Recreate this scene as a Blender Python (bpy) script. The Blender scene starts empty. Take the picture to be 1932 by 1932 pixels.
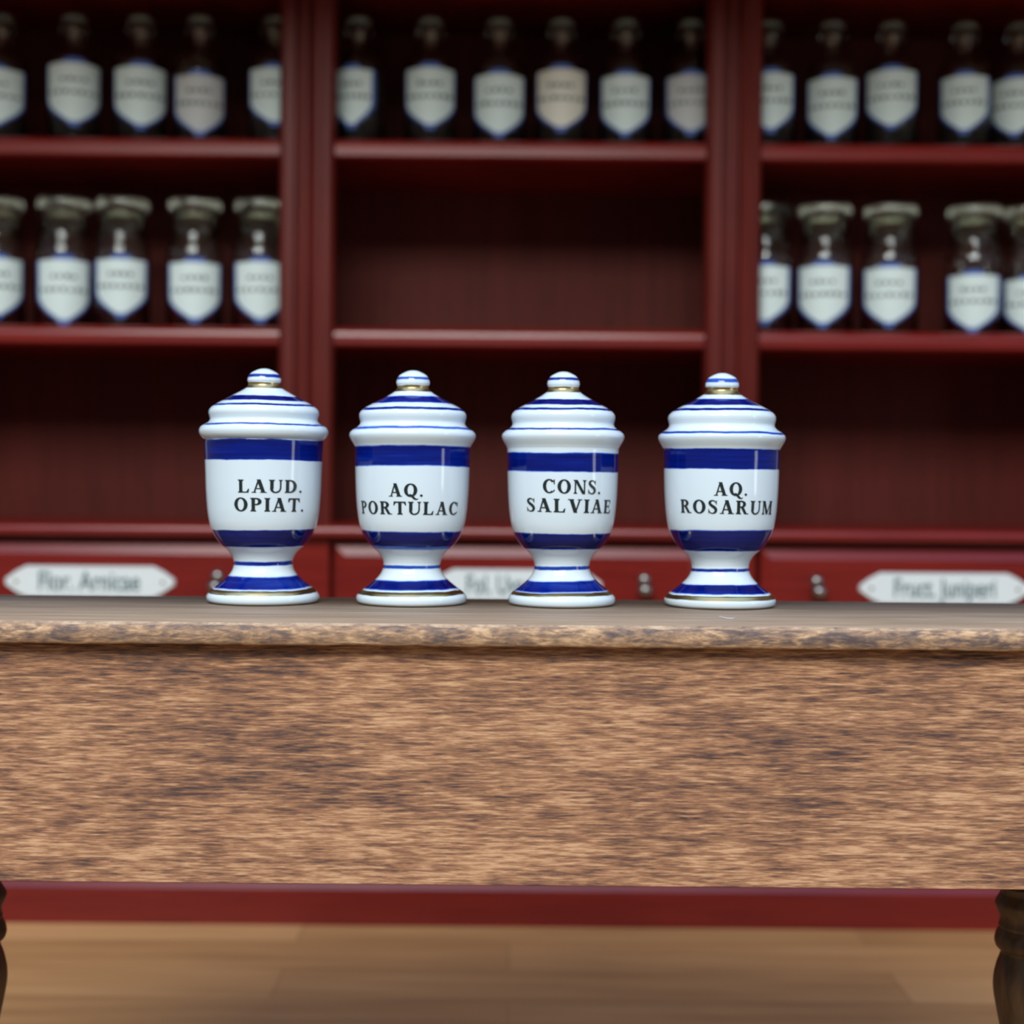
import bpy, bmesh, math, random
from mathutils import Vector, Matrix

C = bpy.context.scene
COL = C.collection
R = math.radians

# ------------------------------------------------------------------ camera
F = 2800.0                 # focal length in pixels of the 1932 px frame
HZ = 915.0                 # row of the horizon at the middle of the frame
ROLL = R(0.48)
PITCH = math.atan((966 - HZ) / F)
ZC = 0.0                   # set below, so that the floor is z = 0
Y_PLINTH = 3.08

_fw = Vector((0, math.cos(PITCH), -math.sin(PITCH)))
_up0 = Vector((0, math.sin(PITCH), math.cos(PITCH)))
_rt0 = Vector((1, 0, 0))
# right side of the picture hangs lower: the camera is rolled a touch anticlockwise
RT = _rt0 * math.cos(ROLL) + _up0 * math.sin(ROLL)
UP = _up0 * math.cos(ROLL) - _rt0 * math.sin(ROLL)


def ray(px, py):
    return _fw + RT * ((px - 966) / F) - UP * ((py - 966) / F)


def at(px, py, Y):
    d = ray(px, py)
    p = d * (Y / d.y)
    return Vector((p.x, Y, p.z + ZC))


ZC = -at(966, 1749, Y_PLINTH).z

cam = bpy.data.cameras.new('camera')
cam.sensor_width = 36
cam.lens = F / 1932 * 36
cam.clip_start = 0.05
cam.dof.use_dof = True
cam.dof.focus_distance = 1.69
cam.dof.aperture_fstop = 2.3
co = bpy.data.objects.new('camera', cam)
COL.objects.link(co)
m = Matrix((RT, UP, -_fw)).transposed().to_4x4()
m.translation = Vector((0, 0, ZC))
co.matrix_world = m
C.camera = co

# ------------------------------------------------------------------ light
w = bpy.data.worlds.new('sky')
C.world = w
w.use_nodes = True
nt = w.node_tree
nt.nodes.clear()
geo = nt.nodes.new('ShaderNodeTexCoord')
sep = nt.nodes.new('ShaderNodeSeparateXYZ')
nt.links.new(geo.outputs['Generated'], sep.inputs[0])
mr = nt.nodes.new('ShaderNodeMapRange')
mr.inputs['From Min'].default_value = -1
nt.links.new(sep.outputs['Z'], mr.inputs['Value'])
rp = nt.nodes.new('ShaderNodeValToRGB')
cr = rp.color_ramp
cr.elements[0].position = 0.0
cr.elements[0].color = (0.10, 0.08, 0.06, 1)
cr.elements[1].position = 1.0
cr.elements[1].color = (0.72, 1.15, 2.15, 1)
for p, c in ((0.42, (0.10, 0.09, 0.075)), (0.53, (0.16, 0.165, 0.155)), (0.64, (0.26, 0.30, 0.32)), (0.80, (0.50, 0.76, 1.28))):
    e = cr.elements.new(p)
    e.color = (*c, 1)
nt.links.new(mr.outputs[0], rp.inputs[0])
bg = nt.nodes.new('ShaderNodeBackground')
bg.inputs['Strength'].default_value = 1.0
nt.links.new(rp.outputs[0], bg.inputs[0])
wo = nt.nodes.new('ShaderNodeOutputWorld')
nt.links.new(bg.outputs[0], wo.inputs[0])


def area(name, loc, target, sx, sy, power, col):
    l = bpy.data.lights.new(name, 'AREA')
    l.shape = 'RECTANGLE'
    l.size, l.size_y, l.energy, l.color = sx, sy, power, col
    o = bpy.data.objects.new(name, l)
    o.location = loc
    o.rotation_euler = (Vector(target) - Vector(loc)).to_track_quat('-Z', 'Y').to_euler()
    COL.objects.link(o)
    return o


area('window_light', (-0.7, -1.9, 4.1), (0, 2.2, 0.9), 3.2, 1.7, 265, (0.97, 1.0, 0.95))
area('side_window_light', (3.6, 0.25, 1.35), (0, 1.9, 0.95), 0.42, 1.5, 9, (0.92, 0.97, 1.0))

C.view_settings.view_transform = 'Standard'
C.view_settings.look = 'None'
C.view_settings.gamma = 1
C.view_settings.use_curve_mapping = False
C.view_settings.exposure = 0.0


# ------------------------------------------------------------------ materials
def new_mat(name):
    mt = bpy.data.materials.new(name)
    mt.use_nodes = True
    return mt, mt.node_tree, mt.node_tree.nodes['Principled BSDF']


def plain(name, col, rough=0.5, metal=0.0, spec=0.5, coat=0.0, trans=0.0, ior=1.5):
    mt, t, b = new_mat(name)
    b.inputs['Base Color'].default_value = (*col, 1)
    b.inputs['Roughness'].default_value = rough
    b.inputs['Metallic'].default_value = metal
    b.inputs['Specular IOR Level'].default_value = spec
    b.inputs['Coat Weight'].default_value = coat
    b.inputs['Coat Roughness'].default_value = 0.12
    b.inputs['Transmission Weight'].default_value = trans
    b.inputs['IOR'].default_value = ior
    return mt


def node(t, kind, **kw):
    n = t.nodes.new(kind)
    for k, v in kw.items():
        setattr(n, k, v)
    return n


def scaled_noise(t, src, scale, detail=4, rough=0.55, off=(0, 0, 0), dist=0.0):
    mp = node(t, 'ShaderNodeMapping')
    mp.inputs['Scale'].default_value = scale
    mp.inputs['Location'].default_value = off
    t.links.new(src, mp.inputs['Vector'])
    n = node(t, 'ShaderNodeTexNoise')
    n.inputs['Scale'].default_value = 1.0
    n.inputs['Detail'].default_value = detail
    n.inputs['Roughness'].default_value = rough
    n.inputs['Distortion'].default_value = dist
    t.links.new(mp.outputs[0], n.inputs['Vector'])
    return n.outputs['Fac']


def math_node(t, op, a, b=None, clamp=False):
    n = node(t, 'ShaderNodeMath', operation=op, use_clamp=clamp)
    for i, v in enumerate((a, b)):
        if v is None:
            continue
        if isinstance(v, (int, float)):
            n.inputs[i].default_value = v
        else:
            t.links.new(v, n.inputs[i])
    return n.outputs[0]


def ramp(t, fac, stops):
    n = node(t, 'ShaderNodeValToRGB')
    els = n.color_ramp.elements
    els[0].position, els[0].color = stops[0][0], (*stops[0][1], 1)
    els[1].position, els[1].color = stops[-1][0], (*stops[-1][1], 1)
    for p, c in stops[1:-1]:
        els.new(p).color = (*c, 1)
    t.links.new(fac, n.inputs[0])
    return n.outputs[0]


def wood(name, layers, stops, rough=0.6, bump=0.15, spec=0.4):
    """layers: (weight, scale xyz, detail, offset, distortion)"""
    mt, t, b = new_mat(name)
    tc = node(t, 'ShaderNodeTexCoord').outputs['Object']
    fac = None
    for wgt, sc, det, off, dist in layers:
        v = math_node(t, 'MULTIPLY', scaled_noise(t, tc, sc, det, 0.6, off, dist), wgt)
        fac = v if fac is None else math_node(t, 'ADD', fac, v)
    t.links.new(ramp(t, fac, stops), b.inputs['Base Color'])
    b.inputs['Roughness'].default_value = rough
    b.inputs['Specular IOR Level'].default_value = spec
    if bump:
        bn = node(t, 'ShaderNodeBump')
        bn.inputs['Strength'].default_value = bump
        bn.inputs['Distance'].default_value = 0.002
        t.links.new(fac, bn.inputs['Height'])
        t.links.new(bn.outputs[0], b.inputs['Normal'])
    return mt


M_APRON = wood('stained_beech',
               [(0.50, (40, 30, 430), 6, (0, 0, 0), 0.25), (0.26, (11, 8, 100), 5, (3, 1, 7), 0.4), (0.24, (3.6, 4, 12), 4, (9, 2, 4), 0.6)],
               [(0.385, (0.068, 0.038, 0.033)), (0.455, (0.20, 0.094, 0.054)), (0.515, (0.365, 0.168, 0.080)), (0.61, (0.66, 0.375, 0.195))],
               rough=0.62, bump=0.25)
M_TOP = wood('worn_grey_wood',
             [(0.6, (9, 260, 60), 5, (0, 0, 0), 0.2), (0.4, (3, 40, 20), 3, (5, 1, 2), 0.3)],
             [(0.36, (0.28, 0.175, 0.098)), (0.5, (0.38, 0.250, 0.150)), (0.64, (0.52, 0.36, 0.23))],
             rough=0.65, bump=0.15, spec=0.25)
M_EDGE = wood('worn_board_edge',
              [(0.34, (40, 30, 170), 6, (0, 0, 0), 1.2), (0.46, (13, 12, 42), 5, (2, 5, 1), 1.6), (0.20, (80, 60, 240), 4, (4, 4, 4), 0.6)],
              [(0.39, (0.115, 0.078, 0.070)), (0.46, (0.20, 0.130, 0.098)), (0.515, (0.36, 0.21, 0.12)), (0.61, (0.70, 0.44, 0.24))],
              rough=0.7, bump=0.6)
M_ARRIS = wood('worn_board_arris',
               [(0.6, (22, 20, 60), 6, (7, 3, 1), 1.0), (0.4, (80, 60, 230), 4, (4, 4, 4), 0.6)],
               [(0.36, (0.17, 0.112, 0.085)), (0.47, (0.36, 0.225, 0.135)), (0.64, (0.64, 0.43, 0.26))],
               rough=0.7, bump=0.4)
M_LEG = wood('dark_turned_wood',
             [(1.0, (60, 60, 8), 4, (0, 0, 0), 0.2)],
             [(0.35, (0.034, 0.019, 0.009)), (0.65, (0.11, 0.058, 0.024))], rough=0.45, bump=0.05)
M_RED = wood('mahogany_varnish',
             [(0.7, (5, 5, 90), 4, (0, 0, 0), 0.4), (0.3, (1.5, 1.5, 4), 3, (2, 2, 2), 0.2)],
             [(0.36, (0.150, 0.008, 0.006)), (0.64, (0.215, 0.014, 0.009))], rough=0.27, bump=0.0, spec=0.45)
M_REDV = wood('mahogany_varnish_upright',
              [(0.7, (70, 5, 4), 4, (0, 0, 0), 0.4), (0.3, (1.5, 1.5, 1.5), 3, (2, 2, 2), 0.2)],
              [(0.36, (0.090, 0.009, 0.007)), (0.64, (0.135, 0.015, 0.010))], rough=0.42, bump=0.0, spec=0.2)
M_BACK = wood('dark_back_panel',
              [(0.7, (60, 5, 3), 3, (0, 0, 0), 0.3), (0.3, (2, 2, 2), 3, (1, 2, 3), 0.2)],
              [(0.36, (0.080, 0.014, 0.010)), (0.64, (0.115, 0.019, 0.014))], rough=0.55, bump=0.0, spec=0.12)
M_WALL = plain('plaster', (0.55, 0.50, 0.43), 0.9)
M_GLASS = plain('bottle_glass', (0.92, 0.97, 0.94), 0.02, trans=1.0, ior=1.45)
M_GROUND = plain('ground_glass', (0.74, 0.74, 0.60), 0.24, trans=1.0, ior=1.45)
M_DARK = plain('dark_powder', (0.012, 0.009, 0.008), 0.9)
M_LABEL = plain('label_white', (0.68, 0.80, 0.80), 0.55)
M_CREAM = plain('label_cream', (0.76, 0.74, 0.66), 0.55)
M_GREY = plain('label_grey', (0.55, 0.57, 0.58), 0.6)
M_LBLUE = plain('label_blue_border', (0.045, 0.12, 0.48), 0.5)
M_INK = plain('label_ink', (0.12, 0.15, 0.15), 0.6)
M_PLATE = plain('enamel_plate', (0.78, 0.83, 0.81), 0.25)
M_PINK = plain('plate_ink', (0.10, 0.17, 0.18), 0.4)
M_KNOB = plain('pewter', (0.30, 0.27, 0.25), 0.28, metal=1.0)
M_PIN = plain('brass_pin', (0.25, 0.16, 0.07), 0.35, metal=1.0)
M_TEXT = plain('jar_lettering', (0.016, 0.024, 0.024), 0.3)
M_LINT = plain('lint', (0.85, 0.85, 0.85), 0.9)


def floor_mat():
    mt, t, b = new_mat('oak_floor')
    tc = node(t, 'ShaderNodeTexCoord').outputs['Object']
    br = node(t, 'ShaderNodeTexBrick', offset=0.37, offset_frequency=2)
    br.inputs['Scale'].default_value = 1.0
    br.inputs['Brick Width'].default_value = 1.15
    br.inputs['Row Height'].default_value = 0.165
    br.inputs['Mortar Size'].default_value = 0.003
    br.inputs['Mortar Smooth'].default_value = 0.3
    br.inputs['Color1'].default_value = (0.0, 0.0, 0.0, 1)
    br.inputs['Color2'].default_value = (1, 1, 1, 1)
    br.inputs['Mortar'].default_value = (0.2, 0.2, 0.2, 1)
    t.links.new(tc, br.inputs['Vector'])
    n1 = scaled_noise(t, tc, (2.2, 26, 1), 4, 0.55)
    f = math_node(t, 'ADD', math_node(t, 'MULTIPLY', br.outputs['Color'], 0.35), math_node(t, 'MULTIPLY', n1, 0.65))
    c = ramp(t, f, [(0.22, (0.42, 0.205, 0.070)), (0.45, (0.58, 0.295, 0.105)), (0.72, (0.74, 0.40, 0.155))])
    mx = node(t, 'ShaderNodeMix', data_type='RGBA')
    t.links.new(math_node(t, 'MULTIPLY', br.outputs['Fac'], 0.25), mx.inputs['Factor'])
    t.links.new(c, mx.inputs['A'])
    mx.inputs['B'].default_value = (0.10, 0.052, 0.025, 1)
    t.links.new(mx.outputs['Result'], b.inputs['Base Color'])
    b.inputs['Roughness'].default_value = 0.38
    return mt


M_FLOOR = floor_mat()


def glaze(name, blue, gold, seed):
    """white porcelain glaze; blue/gold = lists of (z0, z1, softness, density) measured up from the jar's base"""
    mt, t, b = new_mat(name)
    tc = node(t, 'ShaderNodeTexCoord').outputs['Object']
    sp = node(t, 'ShaderNodeSeparateXYZ')
    t.links.new(tc, sp.inputs[0])
    wob = scaled_noise(t, tc, (9, 9, 9), 2, 0.5, (seed * 3.1, seed, 0))
    fine = scaled_noise(t, tc, (60, 60, 90), 3, 0.6, (seed, 5, 1))
    z = math_node(t, 'ADD', sp.outputs['Z'], math_node(t, 'MULTIPLY', math_node(t, 'SUBTRACT', wob, 0.5), 0.005))
    z = math_node(t, 'ADD', z, math_node(t, 'MULTIPLY', math_node(t, 'SUBTRACT', fine, 0.5), 0.0016))

    def mask(bands):
        tot = None
        for z0, z1, s, d in bands:
            parts = []
            for e, flip in ((z0, False), (z1, True)):
                mrn = node(t, 'ShaderNodeMapRange', interpolation_type='SMOOTHSTEP')
                mrn.inputs['From Min'].default_value = e - s
                mrn.inputs['From Max'].default_value = e + s
                mrn.inputs['To Min'].default_value = 1.0 if flip else 0.0
                mrn.inputs['To Max'].default_value = 0.0 if flip else 1.0
                t.links.new(z, mrn.inputs['Value'])
                parts.append(mrn.outputs[0])
            v = math_node(t, 'MULTIPLY', math_node(t, 'MULTIPLY', parts[0], parts[1]), d)
            tot = v if tot is None else math_node(t, 'ADD', tot, v, True)
        return tot
    bm_ = mask(blue)
    streak = scaled_noise(t, tc, (7, 7, 150), 4, 0.6, (seed, 2, seed * 2))
    st = node(t, 'ShaderNodeMapRange')
    st.inputs['From Min'].default_value = 0.35
    st.inputs['From Max'].default_value = 0.68
    st.inputs['To Min'].default_value = 1.0
    st.inputs['To Max'].default_value = 0.84
    t.links.new(streak, st.inputs['Value'])
    dens = math_node(t, 'MULTIPLY', bm_, st.outputs[0], True)
    col = ramp(t, dens, [(0.0, (0.705, 0.785, 0.805)), (0.22, (0.44, 0.57, 0.80)), (0.55, (0.030, 0.11, 0.52)), (0.82, (0.002, 0.012, 0.19)), (1.0, (0.001, 0.0015, 0.062))])
    gm = math_node(t, 'GREATER_THAN', mask(gold), 0.5)
    mx = node(t, 'ShaderNodeMix', data_type='RGBA')
    t.links.new(gm, mx.inputs['Factor'])
    t.links.new(col, mx.inputs['A'])
    mx.inputs['B'].default_value = (0.66, 0.47, 0.20, 1)
    t.links.new(mx.outputs['Result'], b.inputs['Base Color'])
    t.links.new(gm, b.inputs['Metallic'])
    t.links.new(math_node(t, 'ADD', math_node(t, 'MULTIPLY', gm, 0.2), 0.08), b.inputs['Roughness'])
    b.inputs['Specular IOR Level'].default_value = 0.5
    bn = node(t, 'ShaderNodeBump')
    bn.inputs['Strength'].default_value = 0.12
    bn.inputs['Distance'].default_value = 0.003
    t.links.new(scaled_noise(t, tc, (22, 22, 22), 2, 0.4, (seed, 0, 3)), bn.inputs['Height'])
    t.links.new(bn.outputs[0], b.inputs['Normal'])
    return mt


# ------------------------------------------------------------------ mesh helpers
def obj(name, bm, mats, parent=None, smooth=False, bevel=0.0, seg=2):
    me = bpy.data.meshes.new(name)
    bmesh.ops.recalc_face_normals(bm, faces=bm.faces)
    bm.to_mesh(me)
    bm.free()
    for mt in (mats if isinstance(mats, (list, tuple)) else [mats]):
        me.materials.append(mt)
    if smooth:
        for p in me.polygons:
            p.use_smooth = True
    o = bpy.data.objects.new(name, me)
    COL.objects.link(o)
    if parent is not None:
        o.parent = parent
    if bevel:
        md = o.modifiers.new('bevel', 'BEVEL')
        md.width, md.segments, md.limit_method, md.angle_limit = bevel, seg, 'ANGLE', R(40)
        for p in me.polygons:
            p.use_smooth = True
        md.harden_normals = True
    return o


def thing(name, label, cat, loc=(0, 0, 0), rz=0.0, group=None):
    o = bpy.data.objects.new(name, None)
    o.empty_display_size = 0.05
    o.location = loc
    o.rotation_euler = (0, 0, rz)
    COL.objects.link(o)
    tag(o, label, cat, group)
    return o


def tag(o, label, cat, group=None):
    o['label'] = label
    o['category'] = cat
    if group:
        o['group'] = group


def box(bm, x0, x1, y0, y1, z0, z1, mi=0):
    vs = [bm.verts.new((x, y, z)) for x in (x0, x1) for y in (y0, y1) for z in (z0, z1)]
    for f in ((0, 1, 3, 2), (4, 6, 7, 5), (0, 4, 5, 1), (2, 3, 7, 6), (0, 2, 6, 4), (1, 5, 7, 3)):
        bm.faces.new([vs[i] for i in f]).material_index = mi
    return bm


def catmull(pts, n):
    out = []
    P = [pts[0]] + list(pts) + [pts[-1]]
    for i in range(1, len(P) - 2):
        p0, p1, p2, p3 = P[i - 1], P[i], P[i + 1], P[i + 2]
        for k in range(n):
            u = k / n
            out.append(tuple(0.5 * (2 * b + (c - a) * u + (2 * a - 5 * b + 4 * c - d) * u * u + (3 * b - a - 3 * c + d) * u ** 3)
                             for a, b, c, d in zip(p0, p1, p2, p3)))
    out.append(tuple(pts[-1]))
    return out


def lathe(bm, prof, seg=64, cx=0.0, cy=0.0, axis='z', mi=0):
    """prof: list of (radius, height); radius 0 closes at the axis"""
    rings = []
    for r, h in prof:
        if r < 1e-6:
            p = (cx, cy, h) if axis == 'z' else (cx, h, cy)
            rings.append([bm.verts.new(p)])
        else:
            ring = []
            for i in range(seg):
                a = 2 * math.pi * i / seg
                c, s = r * math.cos(a), r * math.sin(a)
                ring.append(bm.verts.new((cx + c, cy + s, h) if axis == 'z' else (cx + c, h, cy + s)))
            rings.append(ring)
    for A, B in zip(rings, rings[1:]):
        for i in range(seg):
            j = (i + 1) % seg
            vs = []
            for v in ([A[i], A[j]] if len(A) > 1 else [A[0]]) + ([B[j], B[i]] if len(B) > 1 else [B[0]]):
                vs.append(v)
            if len(vs) >= 3:
                bm.faces.new(vs).material_index = mi
    return bm


def prism_x(bm, prof, x0, x1, mi=0):
    """closed (y, z) outline swept along x"""
    a = [bm.verts.new((x0, y, z)) for y, z in prof]
    b = [bm.verts.new((x1, y, z)) for y, z in prof]
    n = len(prof)
    for i in range(n):
        bm.faces.new((a[i], a[(i + 1) % n], b[(i + 1) % n], b[i])).material_index = mi
    bm.faces.new(a[::-1]).material_index = mi
    bm.faces.new(b).material_index = mi
    return bm


def prism_z(bm, prof, z0, z1, mi=0):
    """closed (x, y) outline swept along z"""
    a = [bm.verts.new((x, y, z0)) for x, y in prof]
    b = [bm.verts.new((x, y, z1)) for x, y in prof]
    n = len(prof)
    for i in range(n):
        bm.faces.new((a[i], a[(i + 1) % n], b[(i + 1) % n], b[i])).material_index = mi
    bm.faces.new(a[::-1]).material_index = mi
    bm.faces.new(b).material_index = mi
    return bm


# ------------------------------------------------------------------ serif capitals (unit cap height)
TK, TN, SF, SH = 0.205, 0.095, 0.075, 0.06


def rect(x0, y0, x1, y1):
    return [(x0, y0), (x1, y0), (x1, y1), (x0, y1)]


def foot(x0, x1, y):                       # a bracketed serif under (y=0) or over (y=1) a stem
    s = 1 if y == 0 else -1
    return [[(x0 - SF, y), (x1 + SF, y), (x1 + SF, y + s * SH * 0.6), (x1, y + s * SH * 1.9), (x0, y + s * SH * 1.9), (x0 - SF, y + s * SH * 0.6)]]


def stem(x, wd, bot=True, top=True, y0=0.0, y1=1.0):
    o = [rect(x, y0, x + wd, y1)]
    if bot:
        o += foot(x, x + wd, 0)
    if top:
        o += foot(x, x + wd, 1)
    return o


def arc(cx, cy, rx, ry, tx, ty, a0, a1, n=18):
    o = []
    for i in range(n):
        q = []
        for k in (0, 1):
            a = R(a0 + (a1 - a0) * (i + k) / n)
            q.append(((cx + rx * math.cos(a), cy + ry * math.sin(a)), (cx + (rx - tx) * math.cos(a), cy + (ry - ty) * math.sin(a))))
        o.append([q[0][0], q[1][0], q[1][1], q[0][1]])
    return o


def slant(xa, ya, xb, yb, wd):
    return [[(xa, ya), (xa + wd, ya), (xb + wd, yb), (xb, yb)]]


def brush(pts, n=5):
    sm = catmull(pts, n)
    o, prev = [], None
    for i, (x, y, wd) in enumerate(sm):
        a, b = sm[max(i - 1, 0)], sm[min(i + 1, len(sm) - 1)]
        dx, dy = b[0] - a[0], b[1] - a[1]
        l = math.hypot(dx, dy) or 1
        nx, ny = -dy / l * wd / 2, dx / l * wd / 2
        cur = ((x + nx, y + ny), (x - nx, y - ny))
        if prev:
            o.append([prev[0], cur[0], cur[1], prev[1]])
        prev = cur
    return o


def letter(ch):
    """polygons and advance width"""
    if ch == 'I':
        return stem(0.09, TK), 0.36
    if ch == 'L':
        return stem(0.09, TK) + [rect(0.2, 0, 0.66, TN * 0.8)] + [[(0.66, 0), (0.70, 0.30), (0.64, 0.30), (0.54, TN * 0.8), (0.54, 0)]], 0.74
    if ch == 'T':
        return (stem(0.31, TK, True, False) + [rect(0.02, 1 - TN, 0.78, 1)] +
                [[(0.02, 1), (0.0, 0.70), (0.05, 0.70), (0.15, 1 - TN), (0.15, 1)], [(0.78, 1), (0.80, 0.70), (0.75, 0.70), (0.65, 1 - TN), (0.65, 1)]]), 0.80
    if ch == 'E':
        return (stem(0.09, TK) + [rect(0.2, 0, 0.66, TN * 0.8), rect(0.2, 1 - TN * 0.8, 0.62, 1), rect(0.2, 0.48, 0.50, 0.48 + TN * 0.8), rect(0.48, 0.36, 0.53, 0.66)] +
                [[(0.66, 0), (0.70, 0.28), (0.65, 0.28), (0.56, TN * 0.8)], [(0.62, 1), (0.65, 0.74), (0.60, 0.74), (0.52, 1 - TN * 0.8)]]), 0.74
    if ch == 'P':
        return stem(0.09, TK) + arc(0.36, 0.73, 0.32, 0.27, TK, TN, -90, 90) + [rect(0.2, 0.46, 0.37, 0.46 + TN), rect(0.2, 1 - TN, 0.37, 1)], 0.72
    if ch == 'R':
        return (stem(0.09, TK) + arc(0.36, 0.74, 0.31, 0.26, TK, TN, -90, 90) + [rect(0.2, 0.48, 0.40, 0.48 + TN), rect(0.2, 1 - TN, 0.37, 1)] +
                slant(0.56, 0.03, 0.33, 0.5, 0.2) + [rect(0.56, 0, 0.86, SH)]), 0.86
    if ch == 'D':
        return stem(0.09, TK) + arc(0.36, 0.5, 0.44, 0.5, TK + 0.02, TN, -90, 90, 24) + [rect(0.2, 0, 0.37, TN), rect(0.2, 1 - TN, 0.37, 1)], 0.86
    if ch in 'OQ':
        o = arc(0.44, 0.5, 0.42, 0.52, TK + 0.02, TN, 0, 360, 40)
        if ch == 'Q':
            o += brush([(0.30, 0.10, 0.05), (0.42, 0.16, 0.09), (0.55, 0.02, 0.15), (0.68, -0.14, 0.15), (0.82, -0.20, 0.08), (0.92, -0.14, 0.04)])
        return o, 0.90
    if ch == 'C':
        return arc(0.44, 0.5, 0.42, 0.52, TK + 0.02, TN, 42, 312, 34) + [rect(0.72, 0.64, 0.79, 0.99), [(0.74, 0.10), (0.80, 0.22), (0.76, 0.28), (0.66, 0.12)]], 0.84
    if ch == 'U':
        return (stem(0.09, TK, False, True, 0.3) + stem(0.66, TN, False, True, 0.3) + arc(0.41, 0.32, 0.325, 0.34, TK - 0.03, TN, 180, 310, 16) +
                arc(0.41, 0.32, 0.325, 0.34, TN, TN, 300, 360, 8)), 0.84
    if ch == 'A':
        return (slant(0.10, 0.0, 0.36, 1.0, TN) + slant(0.58, 0.0, 0.30, 1.02, TK + 0.02) + [rect(0.2, 0.28, 0.62, 0.28 + TN * 0.8)] +
                [rect(0.0, 0, 0.28, SH), rect(0.50, 0, 0.88, SH)]), 0.88
    if ch == 'V':
        return (slant(0.34, 0.0, 0.08, 1.0, TK + 0.02) + slant(0.40, 0.0, 0.66, 1.0, TN) + [rect(0.0, 1 - SH, 0.36, 1), rect(0.56, 1 - SH, 0.84, 1)]), 0.84
    if ch == 'N':
        return (stem(0.10, TN) + stem(0.70, TN, False, True) + slant(0.60, -0.02, 0.08, 1.0, TK)), 0.88
    if ch == 'M':
        return (stem(0.10, TN) + stem(0.80, TK) + slant(0.40, 0.02, 0.10, 1.0, TK) + slant(0.46, 0.02, 0.82, 1.0, TN)), 1.08
    if ch == 'S':
        return (brush([(0.50, 0.80, 0.05), (0.42, 0.93, 0.07), (0.29, 0.97, 0.09), (0.15, 0.89, 0.14), (0.13, 0.74, 0.17), (0.24, 0.60, 0.19), (0.40, 0.47, 0.20),
                       (0.50, 0.30, 0.18), (0.46, 0.12, 0.15), (0.33, 0.03, 0.09), (0.18, 0.05, 0.07), (0.08, 0.20, 0.05)]) +
                [rect(0.51, 0.68, 0.56, 0.99), rect(0.03, 0.01, 0.08, 0.33)]), 0.64
    if ch == '.':
        return arc(0.12, 0.09, 0.09, 0.09, 0.0899, 0.0899, 0, 360, 12), 0.24
    return [], 0.4


def text_polys(s, track=0.10):
    out, x = [], 0.0
    for ch in s:
        ps, adv = letter(ch)
        out += [[(px + x, py) for px, py in p] for p in ps]
        x += adv + track
    return out, x - track


# ------------------------------------------------------------------ the setting
Z_CEIL = 2.27
bm = bmesh.new()
box(bm, -2.6, 2.6, 1.0, 3.98, -0.05, 0.0)
fl = obj('floor', bm, M_FLOOR)
fl['kind'] = 'structure'
bm = bmesh.new()
box(bm, -2.6, 2.6, 3.92, 3.98, 0.0, Z_CEIL)
wb = obj('wall_back', bm, M_WALL)
wb['kind'] = 'structure'
bm = bmesh.new()
box(bm, -2.6, 2.6, 2.15, 3.98, Z_CEIL, Z_CEIL + 0.06)  # unseen partial ceiling, added and sized to shade the top of the cabinet
ce = obj('shade_ceiling', bm, M_WALL)
ce['kind'] = 'structure'

# ------------------------------------------------------------------ the cabinet
YC = 3.30       # front of the uprights
YL = 3.062      # front of the lower part's top board
YD = 3.09       # front of the drawer frame
YB = 3.72       # front of the back panel
cab = thing('apothecary_cabinet', 'tall dark red mahogany apothecary cabinet with open shelves and labelled drawers behind the counter', 'cabinet', (0, 0, 0))
PIT = at(1382, 966, YC).x - at(577, 966, YC).x
XL = at(577.5, 400, YC).x
PX = [XL - PIT, XL, XL + PIT, XL + 2 * PIT]
PW = 104 * YC / F / 2
Z_TOP = 2.20
Z_LT = at(979, 994, YL).z          # top of the ledge
Z_LB = at(979, 1016, YL).z         # underside of the ledge


def pillar_outline(x):
    w_ = PW
    d = 0.026
    pts = [(-w_, 0.05), (-w_, 0.014), (-w_ + 0.004, 0.006), (-w_ + 0.012, 0.0), (-0.44 * w_, 0.0)]
    pts += [(-0.40 * w_, 0.006), (-0.34 * w_, 0.010), (-0.27 * w_, 0.010), (-0.21 * w_, 0.004)]      # groove edge
    pts += [(-0.10 * w_, 0.002), (0.05 * w_, 0.004), (0.10 * w_, 0.011), (0.16 * w_, 0.010), (0.20 * w_, 0.002)]
    pts += [(0.26 * w_, -0.002), (0.36 * w_, -0.006), (0.5 * w_, -0.005), (0.62 * w_, 0.0), (w_ - 0.012, 0.001), (w_ - 0.004, 0.007), (w_, 0.015), (w_, 0.05)]
    return [(x + a, YC + b) for a, b in pts]


for x in PX:
    bm = bmesh.new()
    prism_z(bm, pillar_outline(x), Z_LT, Z_TOP)
    box(bm, x - 0.010, x + 0.010, YC + 0.049, YB, Z_LT, Z_TOP)     # the partition behind the moulding
    obj('upright', bm, M_REDV, cab)

bm = bmesh.new()
box(bm, PX[0] - PW, PX[3] + PW, YB, YB + 0.04, Z_LT, Z_TOP)
obj('back_panel', bm, M_BACK, cab)
bm = bmesh.new()
box(bm, PX[0] - PW - 0.03, PX[3] + PW + 0.03, YC - 0.14, YB + 0.06, Z_TOP, Z_TOP + 0.05)
obj('top_board', bm, M_RED, cab, bevel=0.012)

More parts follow.
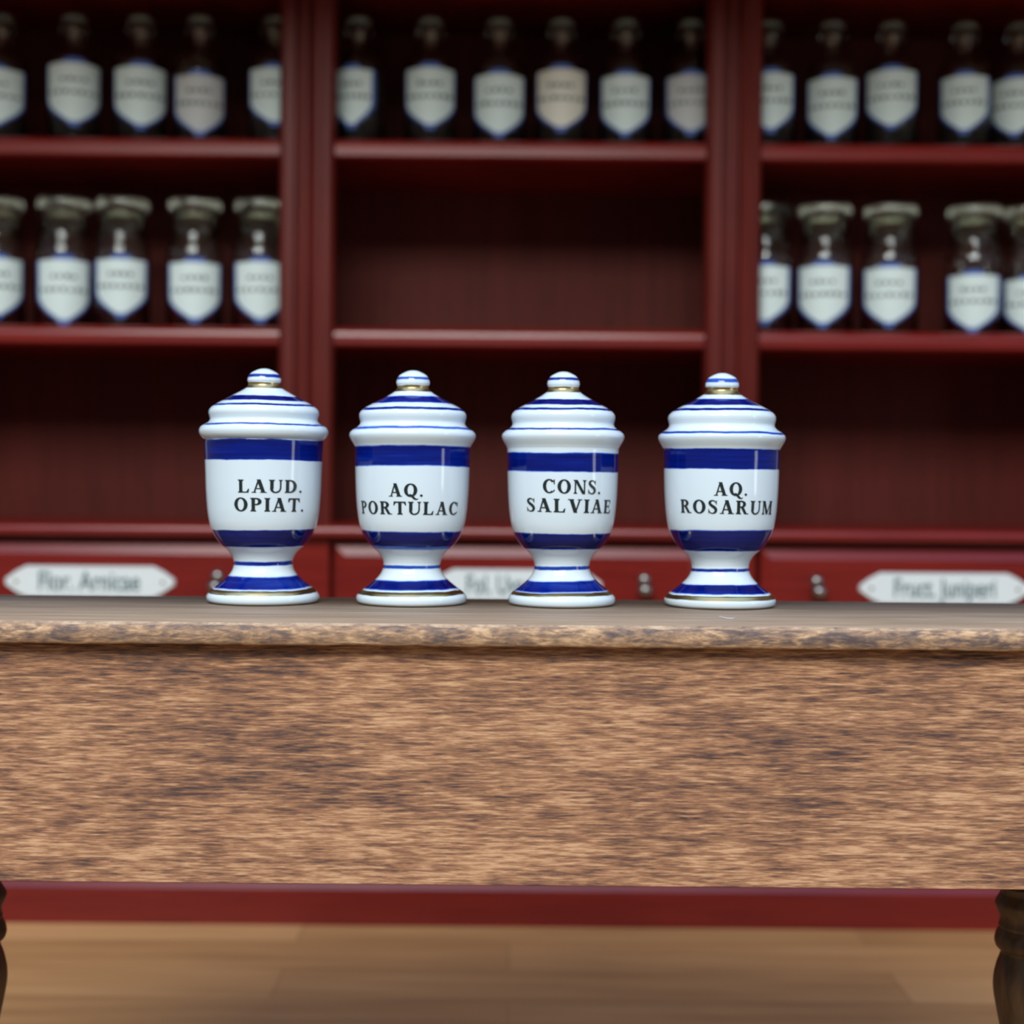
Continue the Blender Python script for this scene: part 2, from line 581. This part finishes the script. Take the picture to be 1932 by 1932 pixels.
SH_T = [(263, 300), (619, 656)]       # rows of the shelf fronts at the middle of the frame
shelf_z = []
YS = YC + 0.018
for (ya, yb) in SH_T:
    zt, zb = at(979, ya, YS).z, at(979, yb, YS).z
    shelf_z.append(zt)
    r = 0.014
    for i in range(3):
        x0, x1 = PX[i] + 0.0102, PX[i + 1] - 0.0102
        bm = bmesh.new()
        pr = [(YB - 0.001, zb), (YB - 0.001, zt)]
        for k in range(5):
            a = math.pi / 2 * k / 4
            pr.append((YS + 0.022 - 0.022 * math.sin(a), zt - 0.020 + 0.020 * math.cos(a)))
        pr += [(YS, zb + 0.006), (YS + 0.006, zb)]
        prism_x(bm, pr, x0, x1)
        obj('shelf', bm, M_RED, cab)
# the next shelf up, only its underside and edge just outside the frame
zt, zb = at(979, -70, YS).z, at(979, -34, YS).z
for i in range(3):
    bm = bmesh.new()
    box(bm, PX[i] + 0.0102, PX[i + 1] - 0.0102, YS, YB - 0.001, zb, zt)
    obj('shelf', bm, M_RED, cab, bevel=0.006)

# the lower part: ledge, frame, drawers, plinth
bm = bmesh.new()
pr = [(YB + 0.04, Z_LB), (YB + 0.04, Z_LT)]
for k in range(6):
    a = math.pi / 2 * k / 5
    pr.append((YL + 0.012 - 0.012 * math.sin(a), Z_LT - 0.016 + 0.016 * math.cos(a)))
pr += [(YL, Z_LB + 0.004), (YL + 0.004, Z_LB)]
prism_x(bm, pr, PX[0] - PW - 0.03, PX[3] + PW + 0.03)
obj('ledge_board', bm, M_RED, cab, smooth=False)

Z_DT = at(979, 1032, YD).z            # upper edge of the drawer fronts
Z_DB = Z_DT - 0.24
Z_PT = at(979, 1660, Y_PLINTH).z      # upper edge of the plinth
# frame: stiles between the drawers, a rail above and a panel below
bm = bmesh.new()
for x in PX:
    xs = x * YD / YC
    box(bm, xs - 0.052, xs + 0.052, YD + 0.004, YD + 0.05, Z_PT, Z_LB)
box(bm, PX[0] - PW, PX[3] + PW, YD + 0.02, YD + 0.06, Z_DT + 0.004, Z_LB)
box(bm, PX[0] - PW, PX[3] + PW, YD + 0.02, YD + 0.06, Z_PT, Z_DB - 0.02)
box(bm, PX[0] - PW, PX[3] + PW, YD + 0.05, YB + 0.04, Z_PT, Z_LB - 0.001)
obj('lower_carcass', bm, M_RED, cab, bevel=0.003)

bm = bmesh.new()
pr = [(YB + 0.02, 0.0), (YB + 0.02, Z_PT), (Y_PLINTH + 0.035, Z_PT)]
zf = at(979, 1681, Y_PLINTH).z
pr += [(Y_PLINTH + 0.022, Z_PT - 0.003), (Y_PLINTH + 0.008, (Z_PT + zf) / 2), (Y_PLINTH, zf), (Y_PLINTH, 0.0)]
prism_x(bm, pr, PX[0] - PW - 0.01, PX[3] + PW + 0.01)
obj('plinth', bm, M_RED, cab)


def text_mesh(s, size):
    cu = bpy.data.curves.new('lettering', 'FONT')
    cu.body, cu.size, cu.align_x, cu.extrude = s, size, 'CENTER', 0.0005
    cu.offset = 0.0006
    o = bpy.data.objects.new('lettering', cu)
    COL.objects.link(o)
    dg = bpy.context.evaluated_depsgraph_get()
    me = bpy.data.meshes.new_from_object(o.evaluated_get(dg))
    bpy.data.objects.remove(o)
    return me


plates = ['Flor. Arnicae', 'Fol. Uvae Ursi', 'Fruct. Juniperi']
for i in range(3):
    x0 = PX[i] * YD / YC + 0.052 + 0.012
    x1 = PX[i + 1] * YD / YC - 0.052 - 0.012
    xm = (x0 + x1) / 2
    dr = bpy.data.objects.new('drawer', None)
    bv, dp = 0.021, 0.0048
    bm = bmesh.new()
    a = [bm.verts.new(p) for p in ((x0, YD + dp, Z_DB), (x1, YD + dp, Z_DB), (x1, YD + dp, Z_DT), (x0, YD + dp, Z_DT))]
    b = [bm.verts.new(p) for p in ((x0 + bv, YD - 0.004, Z_DB + bv), (x1 - bv, YD - 0.004, Z_DB + bv), (x1 - bv, YD - 0.004, Z_DT - bv), (x0 + bv, YD - 0.004, Z_DT - bv))]
    c = [bm.verts.new((v.co.x, YD + 0.0498, v.co.z)) for v in a]
    bm.faces.new(b)
    for k in range(4):
        bm.faces.new((a[k], a[(k + 1) % 4], b[(k + 1) % 4], b[k]))
        bm.faces.new((c[k], c[(k + 1) % 4], a[(k + 1) % 4], a[k]))
    bm.faces.new(c[::-1])
    dr = obj('drawer', bm, M_RED, cab)
    # enamel plate with pointed ends
    zc = at(979, 1104, YD).z
    hw, hh, t0 = 160 * YD / F, 30 * YD / F, YD - 0.004
    bm = bmesh.new()
    outl = [(-hw, -0.006), (-hw, 0.006), (-hw + 0.014, 0.016), (-hw + 0.022, 0.022), (-hw + 0.044, hh)]
    outl = outl + [(-x, z) for x, z in outl[::-1]]
    outl = outl + [(-x, -z) for x, z in outl[1:-1]]
    seen, ol = set(), []
    for q in outl:
        k = (round(q[0], 5), round(q[1], 5))
        if k not in seen:
            seen.add(k)
            ol.append(q)
    ol.sort(key=lambda q: math.atan2(q[1] / hh, q[0] / hw))
    va = [bm.verts.new((xm + x, t0, zc + z)) for x, z in ol]
    vb = [bm.verts.new((xm + x * 0.985, t0 - 0.007, zc + z * 0.94)) for x, z in ol]
    n = len(ol)
    for k in range(n):
        bm.faces.new((va[k], va[(k + 1) % n], vb[(k + 1) % n], vb[k]))
    bm.faces.new(vb)
    bm.faces.new(va[::-1])
    tm = text_mesh(plates[i], 0.056)
    xs = [v.co.x for v in tm.vertices]
    sc = (190 * YD / F) / (max(xs) - min(xs))
    mid = (max(xs) + min(xs)) / 2
    vm = [bm.verts.new((xm + (v.co.x - mid) * sc, t0 - 0.0078 - v.co.z, zc - 0.017 + v.co.y)) for v in tm.vertices]
    for p in tm.polygons:
        try:
            bm.faces.new([vm[k] for k in p.vertices]).material_index = 1
        except ValueError:
            pass
    for s in (-1, 1):
        lathe(bm, [(0.0, t0 - 0.010), (0.003, t0 - 0.0095), (0.0045, t0 - 0.006)], 10, xm + s * (hw - 0.024), zc, 'y', 2)
    obj('label_plate', bm, [M_PLATE, M_PINK, M_PIN], dr)
    for s in (-1, 1):
        kx = xm + s * 240 * YD / F
        kz = at(979, 1092, YD).z
        bm = bmesh.new()
        lathe(bm, [(0.0, t0 - 0.012), (0.008, t0 - 0.011), (0.013, t0 - 0.006), (0.014, t0)], 20, kx, kz, 'y')
        lathe(bm, [(0.006, t0 - 0.003), (0.006, t0 - 0.024), (0.0, t0 - 0.026)], 12, kx, kz - 0.010, 'y')
        cz = kz - 0.020
        prof = [(0.0165 * math.sin(math.pi * k / 10), t0 - 0.024 - 0.0165 * math.cos(math.pi * k / 10)) for k in range(11)]
        lathe(bm, prof, 20, kx, cz, 'y')
        obj('knob', bm, M_KNOB, dr, smooth=True)

# ------------------------------------------------------------------ bottles on the shelves
YBT = 3.43


def label_mesh(rad, zb, zt, half, turn, cream):
    """shield-shaped paper label bent round a bottle of radius rad; zb/zt = tip and crest above the bottle's base"""
    bm = bmesh.new()
    H = zt - zb

    def half_at(u):           # u 0 (tip) .. 1 (crest): half width as a fraction
        if u < 0.38:
            v = u / 0.38
            return max(0.02, 0.97 * (0.42 * v + 0.58 * math.sin(v * math.pi / 2)))
        if u < 0.895:
            return 0.97 + 0.03 * (u - 0.38) / 0.515
        if u < 0.925:
            return 1.0 - 0.62 * (u - 0.895) / 0.03
        return max(0.03, 0.38 * math.sqrt(max(0.0, 1 - ((u - 0.925) / 0.075) ** 2)))

    def sheet(shrink, off, mi, margin):
        us = [margin + (1 - 2 * margin) * k / 40 for k in range(41)]
        rows = []
        for u in us:
            hw = max(0.01, half_at(u) * half - shrink)
            row = []
            for k in range(13):
                s = (k / 12 * 2 - 1) * hw
                a = s / rad + turn
                lift = 0.0075 * (s / half) ** 2 * max(0.0, (u - 0.45) / 0.55)      # the shoulders sweep up to the corners
                row.append(bm.verts.new(((rad + off) * math.sin(a), -(rad + off) * math.cos(a), zb + u * H + lift)))
            rows.append(row)
        for A, B in zip(rows, rows[1:]):
            for k in range(12):
                bm.faces.new((A[k], A[k + 1], B[k + 1], B[k])).material_index = mi
    sheet(0.0, 0.0012, 1, 0.0)
    sheet(0.0085, 0.0022, 0, 0.07)
    # two lines of small print
    rnd = random.Random(int(zb * 1e5 + turn * 1e3))
    for zc_, n, span in ((0.66, 4, 0.42), (0.47, 7, 0.78)):
        for k in range(n):
            s0 = (-1 + 2 * (k + 0.12) / n) * span * half
            s1 = (-1 + 2 * (k + 0.12 + 0.55 + 0.2 * rnd.random()) / n) * span * half
            z0 = zb + zc_ * H
            z1 = z0 + 0.058 * H * (0.8 + 0.4 * rnd.random())
            vs = []
            for s, z in ((s0, z0), (s1, z0), (s1, z1), (s0, z1)):
                a = s / rad + turn
                vs.append(bm.verts.new(((rad + 0.0030) * math.sin(a), -(rad + 0.0030) * math.cos(a), z)))
            bm.faces.new(vs).material_index = 2
    return bm


def narrow_parts(rad, h):
    """narrow-necked bottle: outer and inner glass walls, stopper, contents"""
    nr = rad * 0.36
    zs = h * 0.66
    o = [(0, 0), (rad * 0.9, 0), (rad, 0.006), (rad, zs - 0.014), (rad * 0.94, zs), (nr * 1.25, zs + 0.020), (nr, zs + 0.034),
         (nr, h * 0.86), (nr * 1.5, h * 0.875), (nr * 1.5, h * 0.90), (nr * 0.80, h * 0.90)]
    i = [(nr * 0.74, h * 0.85), (nr * 0.74, zs + 0.03), (rad * 0.86, zs - 0.004), (rad * 0.92, zs - 0.02), (rad * 0.92, 0.012), (0, 0.010)]
    stop = [(0, h * 0.80), (nr * 0.62, h * 0.80), (nr * 0.78, h * 0.895), (nr * 0.78, h * 0.905), (nr * 1.25, h * 0.93), (nr * 1.38, h * 0.965),
            (nr * 1.1, h * 0.995), (0, h)]
    fill = [(0, 0.013), (rad * 0.90, 0.014), (rad * 0.90, zs - 0.030), (0, zs - 0.030)]
    return o + i, stop, fill


def wide_parts(rad, h):
    nr = rad * 0.82
    zs = h * 0.62
    o = [(0, 0), (rad * 0.92, 0), (rad, 0.006), (rad, zs - 0.014), (rad * 0.97, zs - 0.002), (nr * 1.03, zs + 0.020), (nr, zs + 0.030),
         (nr, h * 0.86), (nr * 1.10, h * 0.872), (nr * 1.10, h * 0.892), (nr * 0.90, h * 0.892)]
    i = [(nr * 0.88, h * 0.86), (nr * 0.88, zs + 0.024), (rad * 0.92, zs - 0.006), (rad * 0.94, zs - 0.02), (rad * 0.94, 0.012), (0, 0.010)]
    stop = [(0, h * 0.70), (nr * 0.44, h * 0.705), (nr * 0.52, h * 0.72), (nr * 0.80, h * 0.893), (nr * 1.12, h * 0.898), (nr * 1.18, h * 0.92), (nr * 1.16, h * 0.965),
            (nr * 1.1, h * 0.985), (nr * 0.5, h), (0, h)]
    return o + i, stop, None


def bottle(px, tip, crest, half_px, turn, kind, label, group, cream=False, dz=None):
    si = 0 if kind == 'narrow' else 1
    zb = shelf_z[si]
    rad = (48 if kind == 'narrow' else 51.5) * YBT / F
    top_px = 36 if kind == 'narrow' else 381
    h = at(979, top_px, YBT).z - zb
    zb += 0.0006          # clear of the shelf board by a hair
    x = at(px, 440 if si else 180, YBT).x
    rz = -math.atan(x / YBT)
    t = thing('stoppered_bottle' if kind == 'narrow' else 'wide_necked_jar', label, 'bottle' if kind == 'narrow' else 'jar', (x, YBT, zb), rz, group)
    outer, stop, fill = (narrow_parts if kind == 'narrow' else wide_parts)(rad, h)
    obj('body', lathe(bmesh.new(), outer, 48), M_GLASS, t, smooth=True)
    obj('stopper', lathe(bmesh.new(), stop, 40), M_GROUND, t, smooth=True)
    if fill:
        obj('contents', lathe(bmesh.new(), fill, 40), M_DARK, t, smooth=False)
    yl = YBT - rad
    zt_, zc_ = at(px, crest, yl).z - zb, at(px, tip, yl).z - zb
    obj('label', label_mesh(rad, max(zc_, 0.004), zt_, half_px * yl / F * 1.27, turn, cream), [{True: M_CREAM, False: M_LABEL, 'grey': M_GREY}[cream], M_LBLUE, M_INK], t, smooth=False)
    return t


G1, G2, G3, G4, G5 = ('narrow bottles on the upper left shelf', 'narrow bottles on the upper middle shelf', 'narrow bottles on the upper right shelf',
                      'wide jars on the lower left shelf', 'wide jars on the lower right shelf')
NB = 'narrow bottle with white shield label, '
WJ = 'clear wide-necked jar with shield label, '
for a in [
    (2, 240, 120, 50, -0.25, 'narrow', NB + 'cut by left picture edge, upper shelf', G1),
    (140, 237, 108, 50, 0.0, 'narrow', NB + 'second from left picture edge, upper shelf', G1),
    (265, 243, 115, 51, 0.02, 'narrow', NB + 'third from left picture edge, upper shelf', G1),
    (377, 256, 132, 46, 0.0, 'narrow', NB + 'greyer, lower label, fourth on upper left shelf', G1, 'grey'),
    (518, 237, 119, 47, 0.0, 'narrow', NB + 'half hidden by left upright, upper left shelf', G1),
    (677, 242, 121, 36, -0.28, 'narrow', NB + 'turned aside, next to left upright, upper middle shelf', G2),
    (812, 243, 118, 47, 0.0, 'narrow', NB + 'second from left on upper middle shelf', G2),
    (942, 259, 130, 48, 0.0, 'narrow', NB + 'left of the cream label, upper middle shelf', G2),
    (1059, 248, 121, 48, 0.0, 'narrow', 'narrow bottle with cream-tinted shield label, fourth on the upper middle shelf', G2, True),
    (1180, 257, 132, 46, 0.0, 'narrow', NB + 'right of the cream label, upper middle shelf', G2),
    (1302, 254, 132, 46, 0.05, 'narrow', NB + 'dim, against right upright, upper middle shelf', G2, 'grey'),
    (1452, 250, 128, 42, 0.05, 'narrow', NB + 'partly behind right upright, upper right shelf', G3),
    (1570, 262, 136, 46, 0.0, 'narrow', NB + 'label set lowest, second on upper right shelf', G3),
    (1682, 243, 122, 47, 0.0, 'narrow', NB + 'label set highest, third on upper right shelf', G3),
    (1820, 252, 133, 43, 0.0, 'narrow', NB + 'fourth from left on upper right shelf', G3),
    (1922, 257, 138, 46, -0.15, 'narrow', NB + 'cut by right picture edge, upper shelf', G3),
    (-6, 600, 478, 46, 0.0, 'wide', WJ + 'cut by left picture edge, lower shelf', G4),
    (121, 612, 480, 46, 0.0, 'wide', WJ + 'second from left picture edge, lower shelf', G4),
    (231, 599, 480, 45, -0.05, 'wide', WJ + 'label set high, middle of lower left shelf', G4),
    (368, 608, 486, 47, 0.0, 'wide', WJ + 'fourth from left on lower left shelf', G4),
    (492, 608, 485, 46, 0.0, 'wide', WJ + 'partly behind left upright, lower left shelf', G4),
    (1444, 612, 493, 44, 0.0, 'wide', WJ + 'partly behind right upright, lower right shelf', G5),
    (1557, 617, 492, 46, -0.05, 'wide', WJ + 'second from left on lower right shelf', G5),
    (1680, 616, 496, 47, 0.0, 'wide', WJ + 'left of the widest gap, lower right shelf', G5),
    (1838, 626, 510, 45, 0.0, 'wide', WJ + 'right of the widest gap, lower right shelf', G5),
    (1946, 633, 518, 46, 0.0, 'wide', WJ + 'cut by right picture edge, lower shelf', G5),
]:
    bottle(*a)

# ------------------------------------------------------------------ the counter
YF = 1.60
Z_CT = at(966, 1178, YF).z
Z_CB = at(966, 1221, YF).z
Z_AB = at(966, 1671, YF + 0.020).z
d_ = ray(966, 1130)
Y_CBK = d_.y * (Z_CT - ZC) / d_.z
XA, XB = at(-290, 1200, YF).x, at(2175, 1200, YF).x
cnt = thing('shop_counter', 'stained brown wooden counter with a worn overhanging top and turned legs', 'counter', (0, 0, 0))


def board(x0, x1, y0, y1, z0, z1, rough, mats, name, nx=240):
    """board with a slightly uneven, worn front arris; slot 0 = faces, slot 1 = front edge"""
    rnd = random.Random(4)
    bm = bmesh.new()
    ph = [rnd.random() * 6.28 for _ in range(8)]

    def wv(x, k, amp):
        return amp * (0.5 * math.sin(x * 31 + ph[k]) + 0.3 * math.sin(x * 77 + ph[k + 1]) + 0.35 * math.sin(x * 163 + ph[k + 2]) + 0.35 * (rnd.random() - 0.5))
    rows = []
    for i in range(nx + 1):
        x = x0 + (x1 - x0) * i / nx
        c = 0.0035
        p = [(y1, z0), (y1, z1), (y0 + c + 0.004 + wv(x, 0, rough), z1), (y0 + c + wv(x, 0, rough), z1 - 0.0008), (y0 + wv(x, 1, rough), z1 - c - wv(x, 2, rough)),
             (y0 + wv(x, 1, rough * 1.3), (z0 + z1) / 2), (y0 + wv(x, 3, rough), z0 + c * 0.7 + wv(x, 4, rough)), (y0 + c * 0.8, z0 + wv(x, 4, rough * 0.6))]
        rows.append([bm.verts.new((x, y, z)) for y, z in p])
    n = len(rows[0])
    for A, B in zip(rows, rows[1:]):
        for k in range(n):
            f = bm.faces.new((A[k], A[(k + 1) % n], B[(k + 1) % n], B[k]))
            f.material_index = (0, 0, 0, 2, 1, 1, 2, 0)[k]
            f.smooth = True
    bm.faces.new(rows[0][::-1])
    bm.faces.new(rows[-1])
    return obj(name, bm, mats, cnt)


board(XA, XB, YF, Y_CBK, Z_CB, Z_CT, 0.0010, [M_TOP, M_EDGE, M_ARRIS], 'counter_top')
AX0, AX1 = at(-270, 1400, YF).x, at(2155, 1400, YF).x
bm = bmesh.new()
box(bm, AX0, AX1, YF + 0.020, YF + 0.040, Z_AB, Z_CB - 0.0005)
obj('front_panel', bm, M_APRON, cnt, bevel=0.0012)
for xx in (AX0, AX1 - 0.02):
    bm = bmesh.new()
    box(bm, xx, xx + 0.02, YF + 0.0405, Y_CBK - 0.045, Z_AB, Z_CB - 0.0005)
    obj('side_panel', bm, M_APRON, cnt, bevel=0.001)
bm = bmesh.new()
box(bm, AX0, AX1, Y_CBK - 0.044, Y_CBK - 0.026, Z_AB, Z_CB - 0.0005)
obj('back_rail', bm, M_APRON, cnt, bevel=0.001)

# turned legs: outline read down from the underside of the front panel
YLG = Y_CBK - 0.082          # the rear pair shows at the picture's edges
LR = 54.0


def leg_profile():
    px = [(1671, 49), (1684, 47), (1692, 51), (1704, 57), (1716, 54), (1727, 49), (1737, 48), (1746, 50), (1750, 49), (1756, 52), (1766, 56), (1778, 57), (1788, 53), (1794, 46),
          (1803, 47), (1820, 53), (1845, 58), (1870, 58), (1900, 53), (1935, 46), (1975, 39), (2010, 34), (2022, 36), (2034, 44), (2048, 46), (2060, 40), (2070, 33), (2085, 34)]
    q = [(r * YLG / F, at(1932, y, YLG).z) for y, r in px]
    z_end = 0.0
    q += [(0.024, 0.10), (0.030, 0.07), (0.034, 0.05), (0.030, 0.02), (0.022, 0.0)]
    q = [a for a in q if a[1] >= 0]
    q.sort(key=lambda a: -a[1])
    return q


lp = [(r_, z_) for r_, z_ in catmull(leg_profile(), 4)]
lx = [at(-47, 1800, YLG).x, at(1935, 1800, YLG).x]
for yy in (YLG, YF + 0.066):
    for xx in lx:
        bm = bmesh.new()
        lathe(bm, [(0, lp[0][1])] + lp + [(0, lp[-1][1])], 40, xx, yy)
        box(bm, xx - 0.027, xx + 0.027, yy - 0.027, yy + 0.027, Z_AB - 0.001, Z_CB - 0.001)
        o = obj('leg', bm, M_LEG, cnt, smooth=True)

# ------------------------------------------------------------------ the four porcelain jars
YJ = 1.872
K = YJ / F / 3.45          # metres per unit of the profile tables (a 3.45x enlargement of the photograph)
KNOB = [(0, 62), (28, 65), (55, 75), (85, 92), (101, 112), (107, 130), (108, 143), (104, 151), (103, 165), (104, 174), (108, 180)]
LID_A = [(108, 180), (120, 192), (145, 208), (178, 226), (222, 250), (272, 276), (308, 297), (338, 318), (352, 337), (355, 356), (350, 376), (346, 394),
         (350, 406), (362, 418), (386, 430), (406, 446), (415, 465), (415, 482), (408, 500), (394, 516), (380, 525), (376, 526)]
BODY_A = [(376, 526), (381, 532), (382, 560), (378, 640), (374, 740), (370, 850), (364, 940), (358, 1000), (348, 1058), (333, 1104), (313, 1146), (290, 1182),
          (262, 1214), (234, 1238), (212, 1262), (197, 1288), (190, 1310)]
FOOT = [(190, 1310), (189, 1322), (191, 1344), (201, 1374), (221, 1404), (250, 1434), (284, 1462), (318, 1486), (338, 1502), (347, 1514), (354, 1522), (361, 1534), (363, 1550),
        (358, 1566), (344, 1576), (318, 1579)]
LID_B = [(108, 190), (118, 202), (140, 219), (176, 240), (222, 264), (272, 290), (312, 312), (338, 334), (349, 354), (349, 374), (344, 394), (342, 408),
         (348, 424), (366, 440), (392, 456), (409, 474), (413, 492), (408, 510), (397, 530), (386, 548), (380, 560), (377, 566)]
KNOB_B = [(0, 66), (28, 69), (55, 79), (85, 96), (101, 116), (108, 136), (109, 154), (105, 162), (103, 176), (104, 186), (108, 190)]
BODY_B = [(377, 566), (375, 580), (374, 640), (372, 740), (368, 850), (362, 940), (355, 1000), (345, 1058), (330, 1104), (310, 1146), (287, 1182),
          (259, 1214), (231, 1238), (209, 1262), (194, 1288), (186, 1312)]
FOOT_B = [(186, 1312), (185, 1324), (187, 1346), (198, 1376), (218, 1406), (248, 1436), (282, 1464), (314, 1488), (335, 1503), (345, 1514), (353, 1522), (360, 1534), (361, 1550),
          (356, 1566), (342, 1576), (316, 1579)]
BASE = 1579


def prof(tbl, s, sub=4):
    return [(max(0, r_) * K * s, (BASE - y_) * K) for r_, y_ in catmull(tbl, sub)]


def radius_at(pr, z):
    for (r0, z0), (r1, z1) in zip(pr, pr[1:]):
        if min(z0, z1) <= z <= max(z0, z1) and z0 != z1:
            return r0 + (r1 - r0) * (z - z0) / (z1 - z0)
    return pr[0][0]


def jar(cx, label, variant, s, blue, gold, lines, seed, tilt=0.0):
    zt = Z_CT + 0.0005
    x = at(cx, 1140, YJ).x
    rz = -math.atan(x / YJ)
    t = thing('apothecary_jar', label, 'jar', (x, YJ, zt), rz, 'porcelain jars on the counter')
    kn, ld, bd, ft = (KNOB, LID_A, BODY_A, FOOT) if variant == 'A' else (KNOB_B, LID_B, BODY_B, FOOT_B)

    def zz(py, rad_k):          # height above the jar's base of a mark seen at row py on the nearest side of the jar
        return at(cx, py, YJ - rad_k * K * s).z - zt

    def bands(lst):
        return [(min(zz(a, rk), zz(b, rk)), max(zz(a, rk), zz(b, rk)), sf * YJ / F, d) for a, b, rk, sf, d in lst]
    mat = glaze('porcelain_glaze', bands(blue), bands(gold), seed)
    pk, pl, pb, pf = prof(kn, s), prof(ld, s), prof(bd, s), prof(ft, s)
    body = bmesh.new()
    lathe(body, [(0, pb[0][1] - 0.002)] + pb, 96)
    nb = len(body.faces)
    # lettering, bent round the wall
    for txt, xl, xr, yt, yb, dl, drr in lines:
        z1, z0 = zz(yt, 366), zz(yb, 366)
        polys, wd = text_polys(txt)
        rm = radius_at(pb, (z0 + z1) / 2)
        rpx = rm * F / (YJ - 0.5 * rm)
        a0 = math.asin(max(-0.98, (xl - cx) / rpx))
        a1 = math.asin(min(0.98, (xr - cx) / rpx))
        for pg in polys:
            fine = []
            for k, p in enumerate(pg):
                q = pg[(k + 1) % len(pg)]
                nseg = max(1, int(abs(q[0] - p[0]) / 0.16))
                fine += [(p[0] + (q[0] - p[0]) * j / nseg, p[1] + (q[1] - p[1]) * j / nseg) for j in range(nseg)]
            vs = []
            for u, v in fine:
                a = a0 + (a1 - a0) * u / wd
                z = z0 + (z1 - z0) * v - (dl + (drr - dl) * u / wd) * YJ / F
                rr = radius_at(pb, z) + 0.0006
                vs.append(body.verts.new((rr * math.sin(a), -rr * math.cos(a), z)))
            try:
                body.faces.new(vs).material_index = 1
            except ValueError:
                pass
    ob = obj('body', body, [mat, M_TEXT], t, smooth=True)
    fb = bmesh.new()
    lathe(fb, pf + [(0, 0.0015)], 96)
    obj('foot', fb, mat, t, smooth=True)
    lb = bmesh.new()
    lathe(lb, [(0, pl[0][1] + 0.0005)] + pl + [(0, pl[-1][1])], 96)
    lid = obj('lid', lb, mat, t, smooth=True)
    kb = bmesh.new()
    lathe(kb, pk, 64)
    obj('knob', kb, mat, lid, smooth=True)
    return t


# blue / gold: (row of upper edge, row of lower edge, radius in table units at that height, softness in px, density)
jar(496.5, 'blue and white porcelain lidded jar lettered LAUD. OPIAT., leftmost of the four on the counter', 'A', 1.0,
    [(705.4, 711.7, 95, 1, 0.86), (745.5, 755, 215, 0.8, 1), (759.9, 763.7, 290, 0.8, 0.9), (797.4, 800.7, 350, 0.9, 0.8), (828, 867, 380, 1.3, 0.96),
     (1001, 1034, 310, 1.2, 1), (1061.4, 1068.7, 190, 1.2, 0.86), (1091, 1113, 285, 2.2, 0.92)],
    [(720.8, 732, 104, 0.2, 1), (1116.4, 1124.7, 340, 0.2, 1)],
    [('LAUD.', 449, 567, 905, 929.5, 0, 0), ('OPIAT.', 442.5, 570.5, 939, 964.5, 0, 1)], 1.3)
jar(776.5, 'blue and white porcelain lidded jar lettered AQ. PORTULAC, second from the left on the counter', 'B', 0.995,
    [(710.4, 715.7, 100, 1.2, 0.7), (747, 760, 200, 1.6, 0.92), (767.4, 772.2, 290, 0.9, 0.9), (802.9, 807.7, 360, 1.5, 0.7), (840, 879, 376, 2.4, 0.9),
     (1004, 1031, 310, 2.5, 0.97), (1028, 1038, 290, 2, 0.5), (1067.4, 1073.7, 190, 1.4, 0.74), (1098, 1115, 285, 2.2, 0.95)],
    [(727, 739.5, 104, 0.2, 1), (1119.4, 1127.2, 340, 0.2, 1)],
    [('AQ.', 733, 796.5, 912.5, 937, 0, 0), ('PORTULAC', 681.5, 861.5, 947, 971.5, -1, 0)], 2.9)
jar(1059.5, 'blue and white porcelain lidded jar lettered CONS. SALVIAE, third from the left on the counter', 'B', 0.965,
    [(711.4, 716.7, 95, 0.9, 0.9), (752, 763, 215, 0.8, 1), (767.9, 772.2, 290, 0.8, 0.94), (805.9, 809.7, 355, 0.9, 0.9), (853, 889, 372, 2.2, 0.92),
     (1007, 1037, 310, 1.8, 1), (1068.4, 1075.2, 190, 1.2, 0.82), (1098, 1118, 285, 2.2, 0.9)],
    [(729, 739.5, 104, 0.2, 1), (1120.4, 1126.7, 340, 0.2, 1)],
    [('CONS.', 1022.5, 1130, 905, 931, -1, 1), ('SALVIAE', 993, 1150, 940, 965.5, 0, 3)], 4.7)
jar(1358, 'blue and white porcelain lidded jar lettered AQ. ROSARUM, rightmost of the four on the counter', 'B', 0.995,
    [(713.4, 720.7, 100, 1.4, 0.72), (751, 764, 200, 1.4, 1), (768.9, 773.7, 290, 0.9, 0.98), (812.4, 816.7, 360, 1, 0.8), (845, 884, 376, 1.6, 0.95),
     (1001, 1041, 310, 2, 0.98), (1074.4, 1080.2, 190, 1.2, 0.84), (1106, 1123, 285, 1.8, 0.96)],
    [(730, 744.5, 104, 0.2, 1), (1127.4, 1135.7, 340, 0.2, 1)],
    [('AQ.', 1345, 1406.5, 910, 935, 0, 0), ('ROSARUM', 1283.5, 1452.5, 944, 969.5, -1, 1)], 7.1)

# a stray fibre on the counter
bm = bmesh.new()
d_ = ray(1372, 1166)
yf_ = d_.y * (Z_CT - ZC) / d_.z
c0 = at(1372, 1166, yf_)
pts = [(-0.0075, 0.012, 0.0010), (-0.0045, 0.001, 0.0008), (0.000, -0.008, 0.0006), (0.0045, -0.010, 0.0006), (0.0085, -0.002, 0.0012)]
cur = catmull(pts, 4)
rings = []
for i, p in enumerate(cur):
    rings.append([bm.verts.new((c0.x + p[0], yf_ + p[1] + 0.0003 * math.cos(a), Z_CT + p[2] + 0.0003 * math.sin(a))) for a in (0, 1.57, 3.14, 4.71)])
for A, B in zip(rings, rings[1:]):
    for k in range(4):
        bm.faces.new((A[k], A[(k + 1) % 4], B[(k + 1) % 4], B[k]))
bm.faces.new(rings[0])
bm.faces.new(rings[-1])
lt = obj('lint_fibre', bm, M_LINT)
tag(lt, 'tiny curled white fibre lying on the counter in front of the AQ. ROSARUM jar', 'lint')
